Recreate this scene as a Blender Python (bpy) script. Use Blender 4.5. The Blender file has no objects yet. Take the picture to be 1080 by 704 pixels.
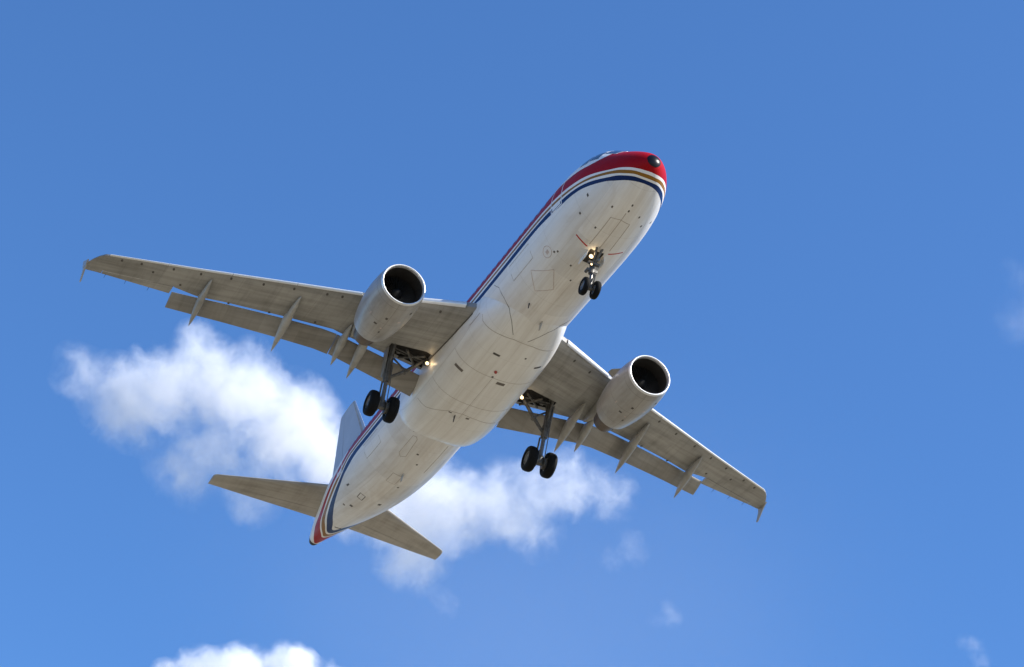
import bpy, bmesh, math, random
import numpy as np
from mathutils import Vector, Matrix
from mathutils.bvhtree import BVHTree

random.seed(7)
S = bpy.context.scene
R_ = math.radians
# ------------------------------------------------------------------ camera
# Aircraft frame: x aft from the nose, y to starboard, z up, metres. Camera 70 m ahead of and 64 m below the aircraft.
PITCH = Matrix.Rotation(R_(3.0), 4, 'Y')
CAM_R = Vector((-0.42093904, -0.90019628, 0.11161087))
CAM_D = Vector((0.49448847, -0.33087872, -0.80374152))
CAM_F = Vector((0.76045479, -0.28313589, 0.58441645))
CAM_C = Vector((-69.43424625, 30.74956289, -64.42297981))
AIR = Matrix.Translation(Vector((0, 0, 1.7)) - (PITCH @ CAM_C)) @ PITCH   # aircraft frame -> world
BASE = Vector((17.7, 0, -4.2))
cam_d = bpy.data.cameras.new('camera')
cam = bpy.data.objects.new('camera', cam_d)
S.collection.objects.link(cam)
S.camera = cam
m = Matrix.Identity(4)
for i, a in enumerate((CAM_R, -CAM_D, -CAM_F)):
    for j in range(3):
        m[j][i] = a[j]
cam.matrix_world = Matrix.Translation((0, 0, 1.7)) @ PITCH @ m
cam_d.sensor_width = 36
cam_d.lens = 36 * 2673.658 / 1080
cam_d.clip_start = 0.1
cam_d.clip_end = 40000

# ------------------------------------------------------------------ sky and sun
SUN = Vector((-0.45, -0.62, 0.66)).normalized()      # towards the sun
el = math.asin(SUN.z)
W = bpy.data.worlds.new('World')
S.world = W
W.use_nodes = True
nt = W.node_tree
nt.nodes.clear()
sky = nt.nodes.new('ShaderNodeTexSky')
sky.sky_type = 'NISHITA'
sky.sun_disc = False
sky.sun_elevation = el
sky.sun_rotation = math.atan2(SUN.x, SUN.y)
sky.altitude = 0
sky.air_density = 0.95
sky.dust_density = 0.3
sky.ozone_density = 10.0
bg = nt.nodes.new('ShaderNodeBackground')
bg.inputs['Strength'].default_value = 0.12
wo = nt.nodes.new('ShaderNodeOutputWorld')
hs = nt.nodes.new('ShaderNodeHueSaturation')      # a clear, deep polarised blue
hs.inputs['Saturation'].default_value = 1.05
hs.inputs['Value'].default_value = 1.03
nt.links.new(sky.outputs[0], hs.inputs['Color'])
nt.links.new(hs.outputs[0], bg.inputs[0])
nt.links.new(bg.outputs[0], wo.inputs[0])
sl = bpy.data.lights.new('sun', 'SUN')
sl.energy = 4.9
sl.angle = R_(0.5)
sl.color = (1.0, 0.95, 0.87)
so = bpy.data.objects.new('sun', sl)
S.collection.objects.link(so)
so.rotation_euler = SUN.to_track_quat('Z', 'Y').to_euler()
so.location = (0, 0, 300)

S.view_settings.view_transform = 'Standard'
S.view_settings.look = 'None'
S.view_settings.exposure = 0.85
S.view_settings.gamma = 1
S.view_settings.use_curve_mapping = False
S.cycles.use_denoising = True
S.cycles.max_bounces = 16
S.cycles.diffuse_bounces = 4
S.cycles.volume_bounces = 14
S.cycles.volume_step_rate = 0.08
S.cycles.volume_max_steps = 256
S.cycles.sample_clamp_indirect = 6


# ------------------------------------------------------------------ materials
class N:
    """small node-tree writer"""
    def __init__(s, name):
        s.m = bpy.data.materials.new(name)
        s.m.use_nodes = True
        s.t = s.m.node_tree
        s.t.nodes.clear()
        s.out = s.t.nodes.new('ShaderNodeOutputMaterial')

    def n(s, typ, **kw):
        x = s.t.nodes.new(typ)
        for k, v in kw.items():
            setattr(x, k, v)
        return x

    def put(s, sock, v):
        if isinstance(v, bpy.types.NodeSocket):
            s.t.links.new(v, sock)
        elif isinstance(v, (tuple, list)) and len(v) == 3 and sock.type == 'RGBA':
            sock.default_value = (*v, 1)
        else:
            sock.default_value = v

    def math(s, op, a, b=None, c=None, clamp=False):
        x = s.n('ShaderNodeMath', operation=op, use_clamp=clamp)
        for i, v in enumerate((a, b, c)):
            if v is not None:
                s.put(x.inputs[i], v)
        return x.outputs[0]

    def vmath(s, op, a, b=None):
        x = s.n('ShaderNodeVectorMath', operation=op)
        s.put(x.inputs[0], a)
        if b is not None:
            s.put(x.inputs[1], b)
        return x.outputs['Value'] if op in ('LENGTH', 'DOT_PRODUCT', 'DISTANCE') else x.outputs[0]

    def mix(s, f, a, b):
        x = s.n('ShaderNodeMix', data_type='RGBA')
        s.put(x.inputs[0], f)
        s.put(x.inputs[6], a)
        s.put(x.inputs[7], b)
        return x.outputs[2]

    def coord(s):
        return s.n('ShaderNodeTexCoord').outputs['Object']

    def noise(s, vec, scale, detail=4, rough=.55, dist=0.0):
        x = s.n('ShaderNodeTexNoise')
        s.put(x.inputs['Vector'], vec)
        x.inputs['Scale'].default_value = scale
        x.inputs['Detail'].default_value = detail
        x.inputs['Roughness'].default_value = rough
        x.inputs['Distortion'].default_value = dist
        return x.outputs[0]

    def ramp(s, f, lo, hi, a=0.0, b=1.0):
        x = s.n('ShaderNodeMapRange')
        s.put(x.inputs[0], f)
        for i, v in zip((1, 2, 3, 4), (lo, hi, a, b)):
            x.inputs[i].default_value = v
        return x.outputs[0]

    def sep(s, v):
        x = s.n('ShaderNodeSeparateXYZ')
        s.put(x.inputs[0], v)
        return x.outputs

    def comb(s, x, y, z):
        c = s.n('ShaderNodeCombineXYZ')
        for i, v in enumerate((x, y, z)):
            s.put(c.inputs[i], v)
        return c.outputs[0]

    def pbr(s, col, rough=.4, metal=0.0, bump=None, coat=0.0, emis=None, es=0.0, spec=.5):
        p = s.n('ShaderNodeBsdfPrincipled')
        s.put(p.inputs['Base Color'], col)
        s.put(p.inputs['Roughness'], rough)
        s.put(p.inputs['Metallic'], metal)
        p.inputs['Coat Weight'].default_value = coat
        p.inputs['Coat Roughness'].default_value = .12
        p.inputs['Specular IOR Level'].default_value = spec
        if emis:
            p.inputs['Emission Color'].default_value = (*emis, 1)
            p.inputs['Emission Strength'].default_value = es
        if bump is not None:
            b = s.n('ShaderNodeBump')
            b.inputs['Strength'].default_value = .35
            b.inputs['Distance'].default_value = .02
            s.put(b.inputs['Height'], bump)
            s.t.links.new(b.outputs[0], p.inputs['Normal'])
        s.t.links.new(p.outputs[0], s.out.inputs['Surface'])
        return s.m

    def line(s, v, period, width, off=0.0):
        """1 on thin lines every `period` along v"""
        a = s.math('ADD', v, 1000 * period + off)
        f = s.math('MODULO', a, period)
        d = s.math('ABSOLUTE', s.math('SUBTRACT', f, period / 2))
        return s.math('LESS_THAN', d, width)


def simple(name, col, rough=.45, metal=0.0, var=.12, scale=3.0, coat=0.0, spec=.5):
    n = N(name)
    f = n.ramp(n.noise(n.coord(), scale, 5, .6), .3, .7, 1 - var, 1 + var * .5)
    c = n.vmath('MULTIPLY', n.comb(*col), n.comb(f, f, f))
    return n.pbr(c, rough, metal, coat=coat, spec=spec)


def mat_fuselage():
    n = N('fuselage_paint')
    o = n.coord()
    x, y, z = n.sep(o)
    ua = n.n('ShaderNodeAttribute', attribute_name='under').outputs['Fac']      # metres round the hull
    # dirt: long streaks aft along the belly
    st = n.noise(n.comb(n.math('MULTIPLY', x, .12), n.math('MULTIPLY', ua, 2.2), 0.0), 1.6, 6, .62, .4)
    bl = n.noise(o, .55, 5, .6)
    d = n.math('MULTIPLY', n.ramp(st, .42, .78), .42)
    d = n.math('ADD', d, n.math('MULTIPLY', n.ramp(bl, .45, .75), .16))
    belly = n.ramp(n.math('ABSOLUTE', ua), 2.6, 1.2)                     # grime gathers on the belly
    d = n.math('MULTIPLY', d, n.math('ADD', n.math('MULTIPLY', belly, .75), .2), clamp=True)
    mo = n.noise(n.comb(n.math('MULTIPLY', x, .35), ua, 5.0), .9, 6, .62, .8)
    d = n.math('ADD', d, n.math('MULTIPLY', n.math('MULTIPLY', n.ramp(mo, .45, .68), .30), n.math('ADD', n.math('MULTIPLY', belly, .9), .1)), clamp=True)
    white = n.mix(d, (.78, .77, .75), (.47, .405, .335))
    # every skin sheet has its own tone
    cell = n.n('ShaderNodeTexWhiteNoise', noise_dimensions='2D')
    n.put(cell.inputs['Vector'], n.comb(n.math('FLOOR', n.math('DIVIDE', n.math('ADD', x, .92), 2.65)), n.math('FLOOR', n.math('DIVIDE', n.math('ADD', ua, 0.0), 1.18)), 0.0))
    tone = n.ramp(cell.outputs['Value'], 0, 1, .90, 1.03)
    white = n.vmath('MULTIPLY', white, n.comb(tone, tone, tone))
    # oily runs trailing aft from drains
    run = n.noise(n.comb(n.math('MULTIPLY', x, .06), n.math('MULTIPLY', ua, 6.0), 9.0), 1.0, 3, .6)
    white = n.mix(n.math('MULTIPLY', n.math('MULTIPLY', n.ramp(run, .58, .72), belly), n.ramp(bl, .4, .6, .05, .30)), white, (.36, .295, .235))
    # skin joints
    l1 = n.line(x, 2.65, .012, .4)
    l2 = n.line(ua, 1.18, .008, .59)
    ln = n.math('MULTIPLY', n.math('MAXIMUM', l1, l2), .22)
    white = n.mix(ln, white, (.33, .30, .26))
    col = white
    clean = n.mix(n.math('MULTIPLY', d, .5), (.80, .79, .765), (.55, .50, .44))
    stripe = [(.005, .022, .10), clean, (.27, .125, .02), clean, (.33, .002, .005), clean]
    k = 0
    for an_ in ('edge_low', 'edge_high'):
        for q in n.sep(n.n('ShaderNodeAttribute', attribute_name=an_).outputs['Vector']):
            col = n.mix(n.math('GREATER_THAN', q, 0.0), col, stripe[k])
            k += 1
    rg = n.ramp(st, .3, .8, .34, .52)
    return n.pbr(col, rg, coat=.0, spec=.12, bump=n.math('MULTIPLY', ln, -1.0))


def mat_white(name, sx=.12, sy=2.5, dirt=.5):
    n = N(name)
    o = n.coord()
    x, y, z = n.sep(o)
    st = n.noise(n.comb(n.math('MULTIPLY', x, sx), n.math('MULTIPLY', y, sy), n.math('MULTIPLY', z, sy * .5)), 1.3, 6, .62, .5)
    bl = n.noise(o, .8, 5, .6)
    d = n.math('ADD', n.math('MULTIPLY', n.ramp(st, .42, .8), dirt), n.math('MULTIPLY', n.ramp(bl, .45, .8), dirt * .35), clamp=True)
    col = n.mix(d, (.79, .78, .75), (.48, .43, .36))
    l = n.math('MULTIPLY', n.math('MAXIMUM', n.line(x, 1.42, .010, .3), n.line(y, .98, .008, .49)), .2)
    col = n.mix(l, col, (.30, .27, .23))
    return n.pbr(col, n.ramp(st, .3, .8, .28, .5), coat=.15)


def mat_grey(name, base=(.37, .36, .335), dark=(.165, .156, .137), ribs=True):
    n = N(name)
    o = n.coord()
    x, y, z = n.sep(o)
    ay = n.math('ABSOLUTE', y)
    # streaks run along the span (skin panels) and chordwise (oil and rain)
    q = n.math('SUBTRACT', x, n.math('MULTIPLY', ay, .42))
    sp = n.noise(n.comb(n.math('MULTIPLY', q, 2.2), n.math('MULTIPLY', ay, .22), 0.0), 1.5, 5, .6, .3)
    ch = n.noise(n.comb(n.math('MULTIPLY', x, .35), n.math('MULTIPLY', ay, 3.2), 3.0), 1.2, 6, .65, .4)
    bl = n.noise(o, .45, 4, .55)
    d = n.math('ADD', n.math('MULTIPLY', n.ramp(sp, .4, .68), .45), n.math('MULTIPLY', n.ramp(ch, .48, .8), .35))
    d = n.math('ADD', d, n.math('MULTIPLY', n.ramp(bl, .44, .62), .35), clamp=True)
    col = n.mix(d, base, dark)
    cell = n.n('ShaderNodeTexWhiteNoise', noise_dimensions='2D')
    n.put(cell.inputs['Vector'], n.comb(n.math('FLOOR', n.math('DIVIDE', q, .92)), n.math('FLOOR', n.math('DIVIDE', y, 1.55)), 0.0))
    tone = n.ramp(cell.outputs['Value'], 0, 1, .86, 1.06)
    col = n.vmath('MULTIPLY', col, n.comb(tone, tone, tone))
    if ribs:
        l = n.math('MAXIMUM', n.line(q, .92, .010, .2), n.line(ay, 1.55, .009, .7))
        col = n.mix(n.math('MULTIPLY', l, .3), col, (.12, .11, .10))
    return n.pbr(col, n.ramp(ch, .3, .8, .32, .55), coat=.05)


def mat_nacelle():
    n = N('nacelle_paint')
    o = n.coord()
    x, y, z = n.sep(o)
    ay = n.math('ABSOLUTE', y)
    st = n.noise(n.comb(n.math('MULTIPLY', x, .4), n.math('MULTIPLY', ay, 3.0), n.math('MULTIPLY', z, 3.0)), 1.0, 6, .62, .5)
    bl = n.noise(o, 1.3, 5, .6)
    d = n.math('ADD', n.math('MULTIPLY', n.ramp(st, .42, .75), .55), n.math('MULTIPLY', n.ramp(bl, .45, .75), .3), clamp=True)
    col = n.mix(d, (.36, .345, .325), (.17, .15, .13))
    l = n.math('MAXIMUM', n.line(x, 1.22, .012, .0), n.math('LESS_THAN', n.math('ABSOLUTE', n.math('SUBTRACT', ay, 5.75)), .012))
    col = n.mix(n.math('MULTIPLY', l, .45), col, (.12, .11, .10))
    return n.pbr(col, .36, coat=.1)


M = {}
M['fus'] = mat_fuselage()
M['fair'] = mat_white('fairing_paint')
M['grey'] = mat_grey('wing_grey_paint')
M['flap'] = mat_grey('flap_grey_paint', (.32, .30, .27), (.17, .155, .13), False)
M['can'] = mat_grey('track_fairing_paint', (.41, .395, .36), (.25, .235, .20), False)
M['stab'] = mat_grey('stabilizer_grey_paint', (.42, .39, .345), (.22, .20, .165), False)
M['nac'] = mat_nacelle()
M['fin'] = simple('fin_shade_tinted_paint', (.42, .44, .48), .45, 0, .08, .8, spec=.3)  # white fin, its blue-grey shade put into the base colour
M['pale'] = simple('pale_door_trim', (.74, .73, .71), .4, 0, .06)
M['beacon'] = simple('red_beacon_lens', (.35, .02, .01), .15, 0, .05, coat=.5)
M['slat'] = simple('slat_bare_metal', (.78, .77, .74), .3, .35, .08)
M['lip'] = simple('inlet_lip_metal', (.74, .74, .73), .42, .6, .06)
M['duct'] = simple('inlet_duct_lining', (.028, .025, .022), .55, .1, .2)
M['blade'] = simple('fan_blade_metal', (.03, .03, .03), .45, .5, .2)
M['core'] = simple('heat_stained_nozzle', (.13, .095, .07), .45, .6, .3)
M['tyre'] = simple('tyre_rubber', (.005, .005, .005), .8, 0, .2, 8, spec=.2)
M['hub'] = simple('wheel_hub_metal', (.20, .19, .18), .4, .5, .3, 10)
M['steel'] = simple('strut_grey_steel', (.13, .125, .115), .5, .3, .5, 6)
M['chrome'] = simple('oleo_chrome', (.17, .165, .16), .35, .6, .2)
M['gdoor'] = simple('gear_door_grey', (.25, .24, .22), .5, 0, .3, 2)
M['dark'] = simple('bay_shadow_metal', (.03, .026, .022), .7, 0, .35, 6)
M['vent'] = simple('air_vent_grey', (.15, .13, .11), .6, 0, .2, 5)
M['black'] = simple('black_rubber', (.005, .005, .006), .30, 0, .1, 6, spec=.2)
M['mark'] = simple('panel_gap_dark', (.085, .075, .065), .7, 0, .3, 5)
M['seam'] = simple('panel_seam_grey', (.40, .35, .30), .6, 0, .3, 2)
M['scuff'] = simple('hatch_red_print', (.55, .46, .42), .6, 0, .3, 5)
M['red'] = simple('red_tow_marking', (.45, .03, .02), .5, 0, .2, 5)
M['glass'] = simple('cockpit_glass', (.015, .018, .022), .06, 0, .1, 2, coat=.5)
M['frame'] = simple('light_window_frame', (.62, .63, .65), .35, .3, .08)


def mat_lamp(name, col, st):
    n = N(name)
    e = n.n('ShaderNodeEmission')
    e.inputs[0].default_value = (*col, 1)
    e.inputs[1].default_value = st
    n.t.links.new(e.outputs[0], n.out.inputs['Surface'])
    return n.m


M['lamp'] = mat_lamp('lamp_glow', (1, .70, .36), 2.2)

# ------------------------------------------------------------------ mesh helpers


def link(name, bm, mats, parent=None, smooth=40, recalc=True):
    if recalc:
        bmesh.ops.recalc_face_normals(bm, faces=bm.faces)
    me = bpy.data.meshes.new(name)
    bm.to_mesh(me)
    bm.free()
    for k in (mats if isinstance(mats, (list, tuple)) else [mats]):
        me.materials.append(M[k] if isinstance(k, str) else k)
    if smooth:
        for p in me.polygons:
            p.use_smooth = True
        me.set_sharp_from_angle(angle=R_(smooth))
    o = bpy.data.objects.new(name, me)
    S.collection.objects.link(o)
    if parent is not None:
        o.parent = parent
        if parent == ROOT:
            o.location = -BASE
    return o


def loft(bm, rings, closed=True, cap=True, mat=0):
    vs = [[bm.verts.new(p) for p in r] for r in rings]
    k = len(rings[0])
    for a, b in zip(vs[:-1], vs[1:]):
        for i in range(k if closed else k - 1):
            j = (i + 1) % k
            try:
                f = bm.faces.new((a[i], a[j], b[j], b[i]))
                f.material_index = mat
            except ValueError:
                pass
    if cap:
        for r in (vs[0], vs[-1]):
            try:
                f = bm.faces.new(r)
                f.material_index = mat
            except ValueError:
                pass
    return vs


def frame_of(d):
    d = Vector(d).normalized()
    u = d.orthogonal().normalized()
    return u, d.cross(u)


def tube(bm, pts, rad, k=12, mat=0):
    """round bar through pts with radius per point"""
    pts = [Vector(p) for p in pts]
    if not isinstance(rad, (list, tuple)):
        rad = [rad] * len(pts)
    d0 = (pts[-1] - pts[0])
    u, v = frame_of(d0)
    rings = [[p + (u * math.cos(a) + v * math.sin(a)) * r for a in (2 * math.pi * i / k for i in range(k))] for p, r in zip(pts, rad)]
    loft(bm, rings, mat=mat)


def box(bm, c, sx, sy, sz, rot=None, mat=0, bev=0.0):
    r = bmesh.ops.create_cube(bm, size=1)
    mt = Matrix.Translation(c) @ (rot.to_4x4() if rot else Matrix.Identity(4)) @ Matrix.Diagonal((sx, sy, sz, 1))
    bmesh.ops.transform(bm, matrix=mt, verts=r['verts'])
    fs = set(f for v in r['verts'] for f in v.link_faces)
    for f in fs:
        f.material_index = mat
    if bev:
        bmesh.ops.bevel(bm, geom=list(set(e for f in fs for e in f.edges)), offset=bev, segments=2, affect='EDGES')


def lathe(bm, prof, o, ax, k=32, mat=0, mats=None):
    """prof: (distance along axis, radius)"""
    ax = Vector(ax).normalized()
    u, v = frame_of(ax)
    o = Vector(o)
    rings = [[o + ax * t + (u * math.cos(a) + v * math.sin(a)) * max(r, 1e-4) for a in (2 * math.pi * i / k for i in range(k))] for t, r in prof]
    vs = loft(bm, rings, cap=False, mat=mat)
    if mats:
        bm.faces.ensure_lookup_table()
        n = len(prof) - 1
        for i in range(n):
            for f in list(bm.faces)[-(n - i) * k: len(bm.faces) - (n - i - 1) * k]:
                f.material_index = mats[i]
    return vs


def pchip(xs, ys):
    xs = np.array(xs, float)
    ys = np.array(ys, float)
    h = np.diff(xs)
    dl = np.diff(ys) / h
    d = np.zeros_like(ys)
    for i in range(1, len(xs) - 1):
        if dl[i - 1] * dl[i] > 0:
            w1, w2 = 2 * h[i] + h[i - 1], h[i] + 2 * h[i - 1]
            d[i] = (w1 + w2) / (w1 / dl[i - 1] + w2 / dl[i])
    d[0], d[-1] = dl[0], dl[-1]

    def f(x):
        x = min(max(x, xs[0]), xs[-1])
        i = min(max(np.searchsorted(xs, x) - 1, 0), len(h) - 1)
        t = (x - xs[i]) / h[i]
        return float((1 + 2 * t) * (1 - t) ** 2 * ys[i] + t * (1 - t) ** 2 * h[i] * d[i] + t * t * (3 - 2 * t) * ys[i + 1] + t * t * (t - 1) * h[i] * d[i + 1])
    return f


def lin(xs, ys):
    return lambda v: float(np.interp(v, xs, ys))


def empty(name, loc):
    o = bpy.data.objects.new(name, None)
    S.collection.objects.link(o)
    o.location = loc
    o.empty_display_size = .5
    return o


# ------------------------------------------------------------------ ground
bm = bmesh.new()
bmesh.ops.create_grid(bm, x_segments=40, y_segments=40, size=9000)
n = N('dry_grass_ground')
o = n.coord()
c = n.mix(n.ramp(n.noise(o, .02, 6, .6), .35, .65), (.186, .154, .108), (.138, .130, .076))
c = n.mix(n.ramp(n.noise(o, .9, 5, .6), .4, .7), c, (.226, .187, .138))
n.pbr(c, .9, bump=n.noise(o, 3, 5))
ROOT = None
g = link('ground', bm, n.m, None, 0)
g['kind'] = 'structure'

# ------------------------------------------------------------------ the aircraft
ROOT = empty('airliner', (0, 0, 0))
ROOT.matrix_world = AIR @ Matrix.Translation(BASE)
ROOT['label'] = 'white jet airliner with red nose and red, gold and blue stripes, wheels down, flying overhead'
ROOT['category'] = 'airplane'

# fuselage: station, half width, top, bottom
ST = [(0, .0, -.63, -.63), (.04, .2, -.44, -.82), (.12, .34, -.30, -.96), (.3, .54, -.10, -1.14), (.6, .79, .14, -1.33), (1.0, 1.03, .42, -1.50),
      (1.5, 1.27, .74, -1.66), (2.0, 1.46, 1.12, -1.78), (2.6, 1.64, 1.54, -1.89), (3.3, 1.79, 1.83, -1.97), (4.2, 1.90, 1.99, -2.035),
      (5.2, 1.955, 2.055, -2.065), (6.2, 1.975, 2.07, -2.07), (23.5, 1.975, 2.07, -2.07), (25, 1.965, 2.07, -2.03), (26.5, 1.93, 2.07, -1.86), (28, 1.85, 2.07, -1.60),
      (30, 1.66, 2.06, -1.15), (32, 1.38, 2.02, -.62), (34, 1.02, 1.92, -.06), (35.5, .72, 1.77, .30), (36.6, .47, 1.56, .56), (37.3, .30, 1.34, .70), (37.57, .21, 1.2, .76)]
xs = [s[0] for s in ST]
sq = [math.sqrt(x) for x in xs[:13]]
FW, FT, FB = ([pchip(sq, [s[k] for s in ST[:13]]), pchip(xs[12:], [s[k] for s in ST[12:]])] for k in (1, 2, 3))


def fdim(x):
    if x < 6.2:
        q = math.sqrt(max(x, 0))
        return FW[0](q), FT[0](q), FB[0](q)
    return FW[1](x), FT[1](x), FB[1](x)


def fpt(x, a, off=0.0):
    """a = angle from straight down, positive to starboard"""
    w, t, b = fdim(x)
    c, h = (t + b) / 2, (t - b) / 2
    return Vector((x, math.sin(a) * (w + off), c - math.cos(a) * (h + off)))


def fz(x, z, s, off=0.0):
    w, t, b = fdim(x)
    c, h = (t + b) / 2, (t - b) / 2
    q = max(-1, min(1, (c - z) / h))
    return fpt(x, s * math.acos(q), off)


# stripe edges: angle from straight down by station, from the belly edge of the blue band up to the top of the red band
STRIPES = [
    ([0, .69, .78, 1.05, 1.35, 1.74, 2.42, 3.33, 4, 4.75, 5.65, 7, 10, 24, 26, 27, 27.9, 28.8, 29.7, 30.4, 31.6, 32.7, 33.7, 34.45, 40],
     [0, 0, .43, .76, .93, 1.076, 1.18, 1.26, 1.284, 1.297, 1.33, 1.37, 1.36, 1.35, 1.333, 1.304, 1.235, 1.16, 1.04, .95, .775, .548, .27, 0, 0]),
    ([0, .55, .66, .9, 1.25, 1.7, 2.37, 3.29, 4, 4.7, 6, 8, 10, 24, 26.5, 27.5, 28.2, 29, 29.8, 30.8, 32.4, 33.4, 34.3, 35.08, 40],
     [0, 0, .60, .89, 1.09, 1.19, 1.28, 1.344, 1.376, 1.40, 1.45, 1.48, 1.465, 1.46, 1.455, 1.42, 1.36, 1.25, 1.157, 1.055, .866, .70, .44, 0, 0]),
    ([0, .47, .6, .87, 1.2, 1.64, 2.35, 3.28, 4, 5.3, 8, 24, 27.5, 29, 30.8, 32.4, 33.95, 34.6, 35.32, 40],
     [0, 0, .70, .98, 1.165, 1.275, 1.341, 1.39, 1.42, 1.475, 1.52, 1.51, 1.47, 1.30, 1.12, .95, .69, .44, 0, 0]),
    ([0, .34, .53, .78, 1.18, 1.62, 2.34, 3.28, 4.25, 5.5, 8, 24, 27.5, 29, 30.8, 32.4, 33.96, 34.81, 35.46, 35.8, 40],
     [0, 0, .86, 1.11, 1.295, 1.37, 1.41, 1.44, 1.49, 1.55, 1.59, 1.57, 1.55, 1.40, 1.23, 1.07, .90, .66, .29, 0, 0]),
    ([0, .24, .37, .64, 1.05, 1.4, 1.67, 2.34, 3.28, 4.24, 5.4, 7.4, 10, 24, 27.5, 28.5, 29.5, 31, 33.56, 34.5, 35.1, 35.7, 36.03, 40],
     [0, 0, .80, 1.166, 1.353, 1.41, 1.44, 1.48, 1.512, 1.56, 1.61, 1.65, 1.655, 1.62, 1.60, 1.51, 1.42, 1.30, 1.00, .87, .67, .30, 0, 0]),
    ([0, 1.35, 1.6, 1.9, 2.2, 2.5, 2.9, 4, 6, 10, 24, 27.5, 28.8, 31, 34.1, 35.54, 36.5, 37.0, 37.2, 40],
     [3.3, 3.3, 2.7, 2.15, 1.96, 1.86, 1.82, 1.85, 2.0, 2.06, 2.02, 1.92, 1.65, 1.45, 1.155, 1.05, .75, .35, 0, 0])]


def edge_fn(xs_, as_):
    # worked in squared angle, which stays smooth where a stripe crosses the keel
    q = [(x, a * a) for x, a in zip(xs_, as_)]
    keep = [p for i, p in enumerate(q) if p[1] > 0 or (0 < i < len(q) - 1 and (q[i - 1][1] > 0 or q[i + 1][1] > 0))]
    f = pchip([p[0] for p in keep], [p[1] for p in keep])
    x0, x1 = keep[0], keep[-1]
    s0 = (keep[1][1] - x0[1]) / (keep[1][0] - x0[0])
    s1 = (keep[-2][1] - x1[1]) / (keep[-2][0] - x1[0])

    def g(x):
        if x < x0[0]:
            return x0[1] + (s0 * (x - x0[0]) if x0[1] == 0 else 0)
        if x > x1[0]:
            return x1[1] + s1 * (x - x1[0])
        return f(x)
    return g


EDGE = [edge_fn(*a) for a in STRIPES]
nx, na = 300, 180
stn = sorted(set([((i / 70) ** 2) * 6.2 for i in range(1, 71)] + list(np.linspace(6.2, 37.57, nx - 70))))
bm = bmesh.new()
la_ = bm.verts.layers.float_vector.new('edge_low')
lb_ = bm.verts.layers.float_vector.new('edge_high')
lu = bm.verts.layers.float.new('under')
rings = []
for x in stn:
    # angles are packed so mesh rows can carry the stripes cleanly
    rings.append([fpt(x, -math.pi + 2 * math.pi * i / na) for i in range(na)])
vs = loft(bm, rings, cap=False)
tip = bm.verts.new((0, 0, -.63))
for i in range(na):
    bm.faces.new((tip, vs[0][(i + 1) % na], vs[0][i]))


def setband(v, x, a):
    d = [a * a - e(x) for e in EDGE]
    v[la_], v[lb_] = d[:3], d[3:]


for x, r in zip(stn, vs):
    w = fdim(x)[0]
    ed = [e(x) for e in EDGE]
    for i, v in enumerate(r):
        a = -math.pi + 2 * math.pi * i / na
        d = [a * a - e for e in ed]
        v[la_], v[lb_] = d[:3], d[3:]
        v[lu] = a * max(w, .3)
setband(tip, 0, math.pi)
lathe(bm, [(-.01, .214), (.06, .20), (.065, .15), (-.3, .14)], (37.57, 0, .98), (1, 0, 0), 24, 1)
fus = link('fuselage', bm, ['fus', 'dark'], ROOT, 60)
fbm = bmesh.new()
fbm.from_mesh(fus.data)
FUS_BVH = BVHTree.FromBMesh(fbm)
fbm.free()

# dark metal tip round the tail exhaust
bm = bmesh.new()
loft(bm, [[fpt(x, 2 * math.pi * i / 40, .007) for i in range(40)] for x in (37.28, 37.38, 37.48, 37.565)], cap=False)
link('exhaust_tip', bm, 'dark', fus)

# black cap on the nose tip
bm = bmesh.new()
cr = []
for x in [.002, .01, .02, .035, .05, .07, .085]:
    cr.append([fpt(x, 2 * math.pi * i / 40, .008) + Vector((-.006, 0, 0)) for i in range(40)])
vs = loft(bm, cr, cap=False)
t0 = bm.verts.new((-.008, 0, -.63))
for i in range(40):
    bm.faces.new((t0, vs[0][(i + 1) % 40], vs[0][i]))
link('radome_cap', bm, 'black', fus)


# ---- belly fairing
FA_X = [10.2, 11.0, 12.0, 13.0, 14.0, 16.0, 18.0, 19.2, 20.1, 20.8, 21.3, 21.65, 21.9]
FA_W = pchip(FA_X, [1.30, 1.66, 1.92, 2.08, 2.16, 2.20, 2.22, 2.22, 2.17, 2.06, 1.88, 1.55, 1.0])
FA_B = pchip(FA_X, [-2.02, -2.13, -2.27, -2.38, -2.44, -2.49, -2.52, -2.53, -2.50, -2.44, -2.34, -2.18, -1.98])
FA_T = -.55
bm = bmesh.new()
rings = []
for x in np.linspace(10.2, 21.9, 80):
    w, b = FA_W(x), FA_B(x)
    r = []
    for i in range(49):
        a = -math.pi / 2 + math.pi * i / 48
        c, s_ = math.cos(a), math.sin(a)
        p = 2.55
        y = math.copysign(abs(s_) ** (2 / p), s_) * w
        z = FA_T - abs(c) ** (2 / p) * (FA_T - b)
        q = min(max((x - 17.5) / 4.0, 0), 1)
        r.append((x - .75 * c * c * q * q * (3 - 2 * q), y, z))
    r.append((x, w * .9, FA_T + .35))
    r.append((x, -w * .9, FA_T + .35))
    rings.append(r)
FA_RINGS = rings
loft(bm, rings)
fair = link('belly_fairing', bm, 'fair', ROOT, 50)
fbm = bmesh.new()
fbm.from_mesh(fair.data)
FAIR_BVH = BVHTree.FromBMesh(fbm)
fbm.free()


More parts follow.
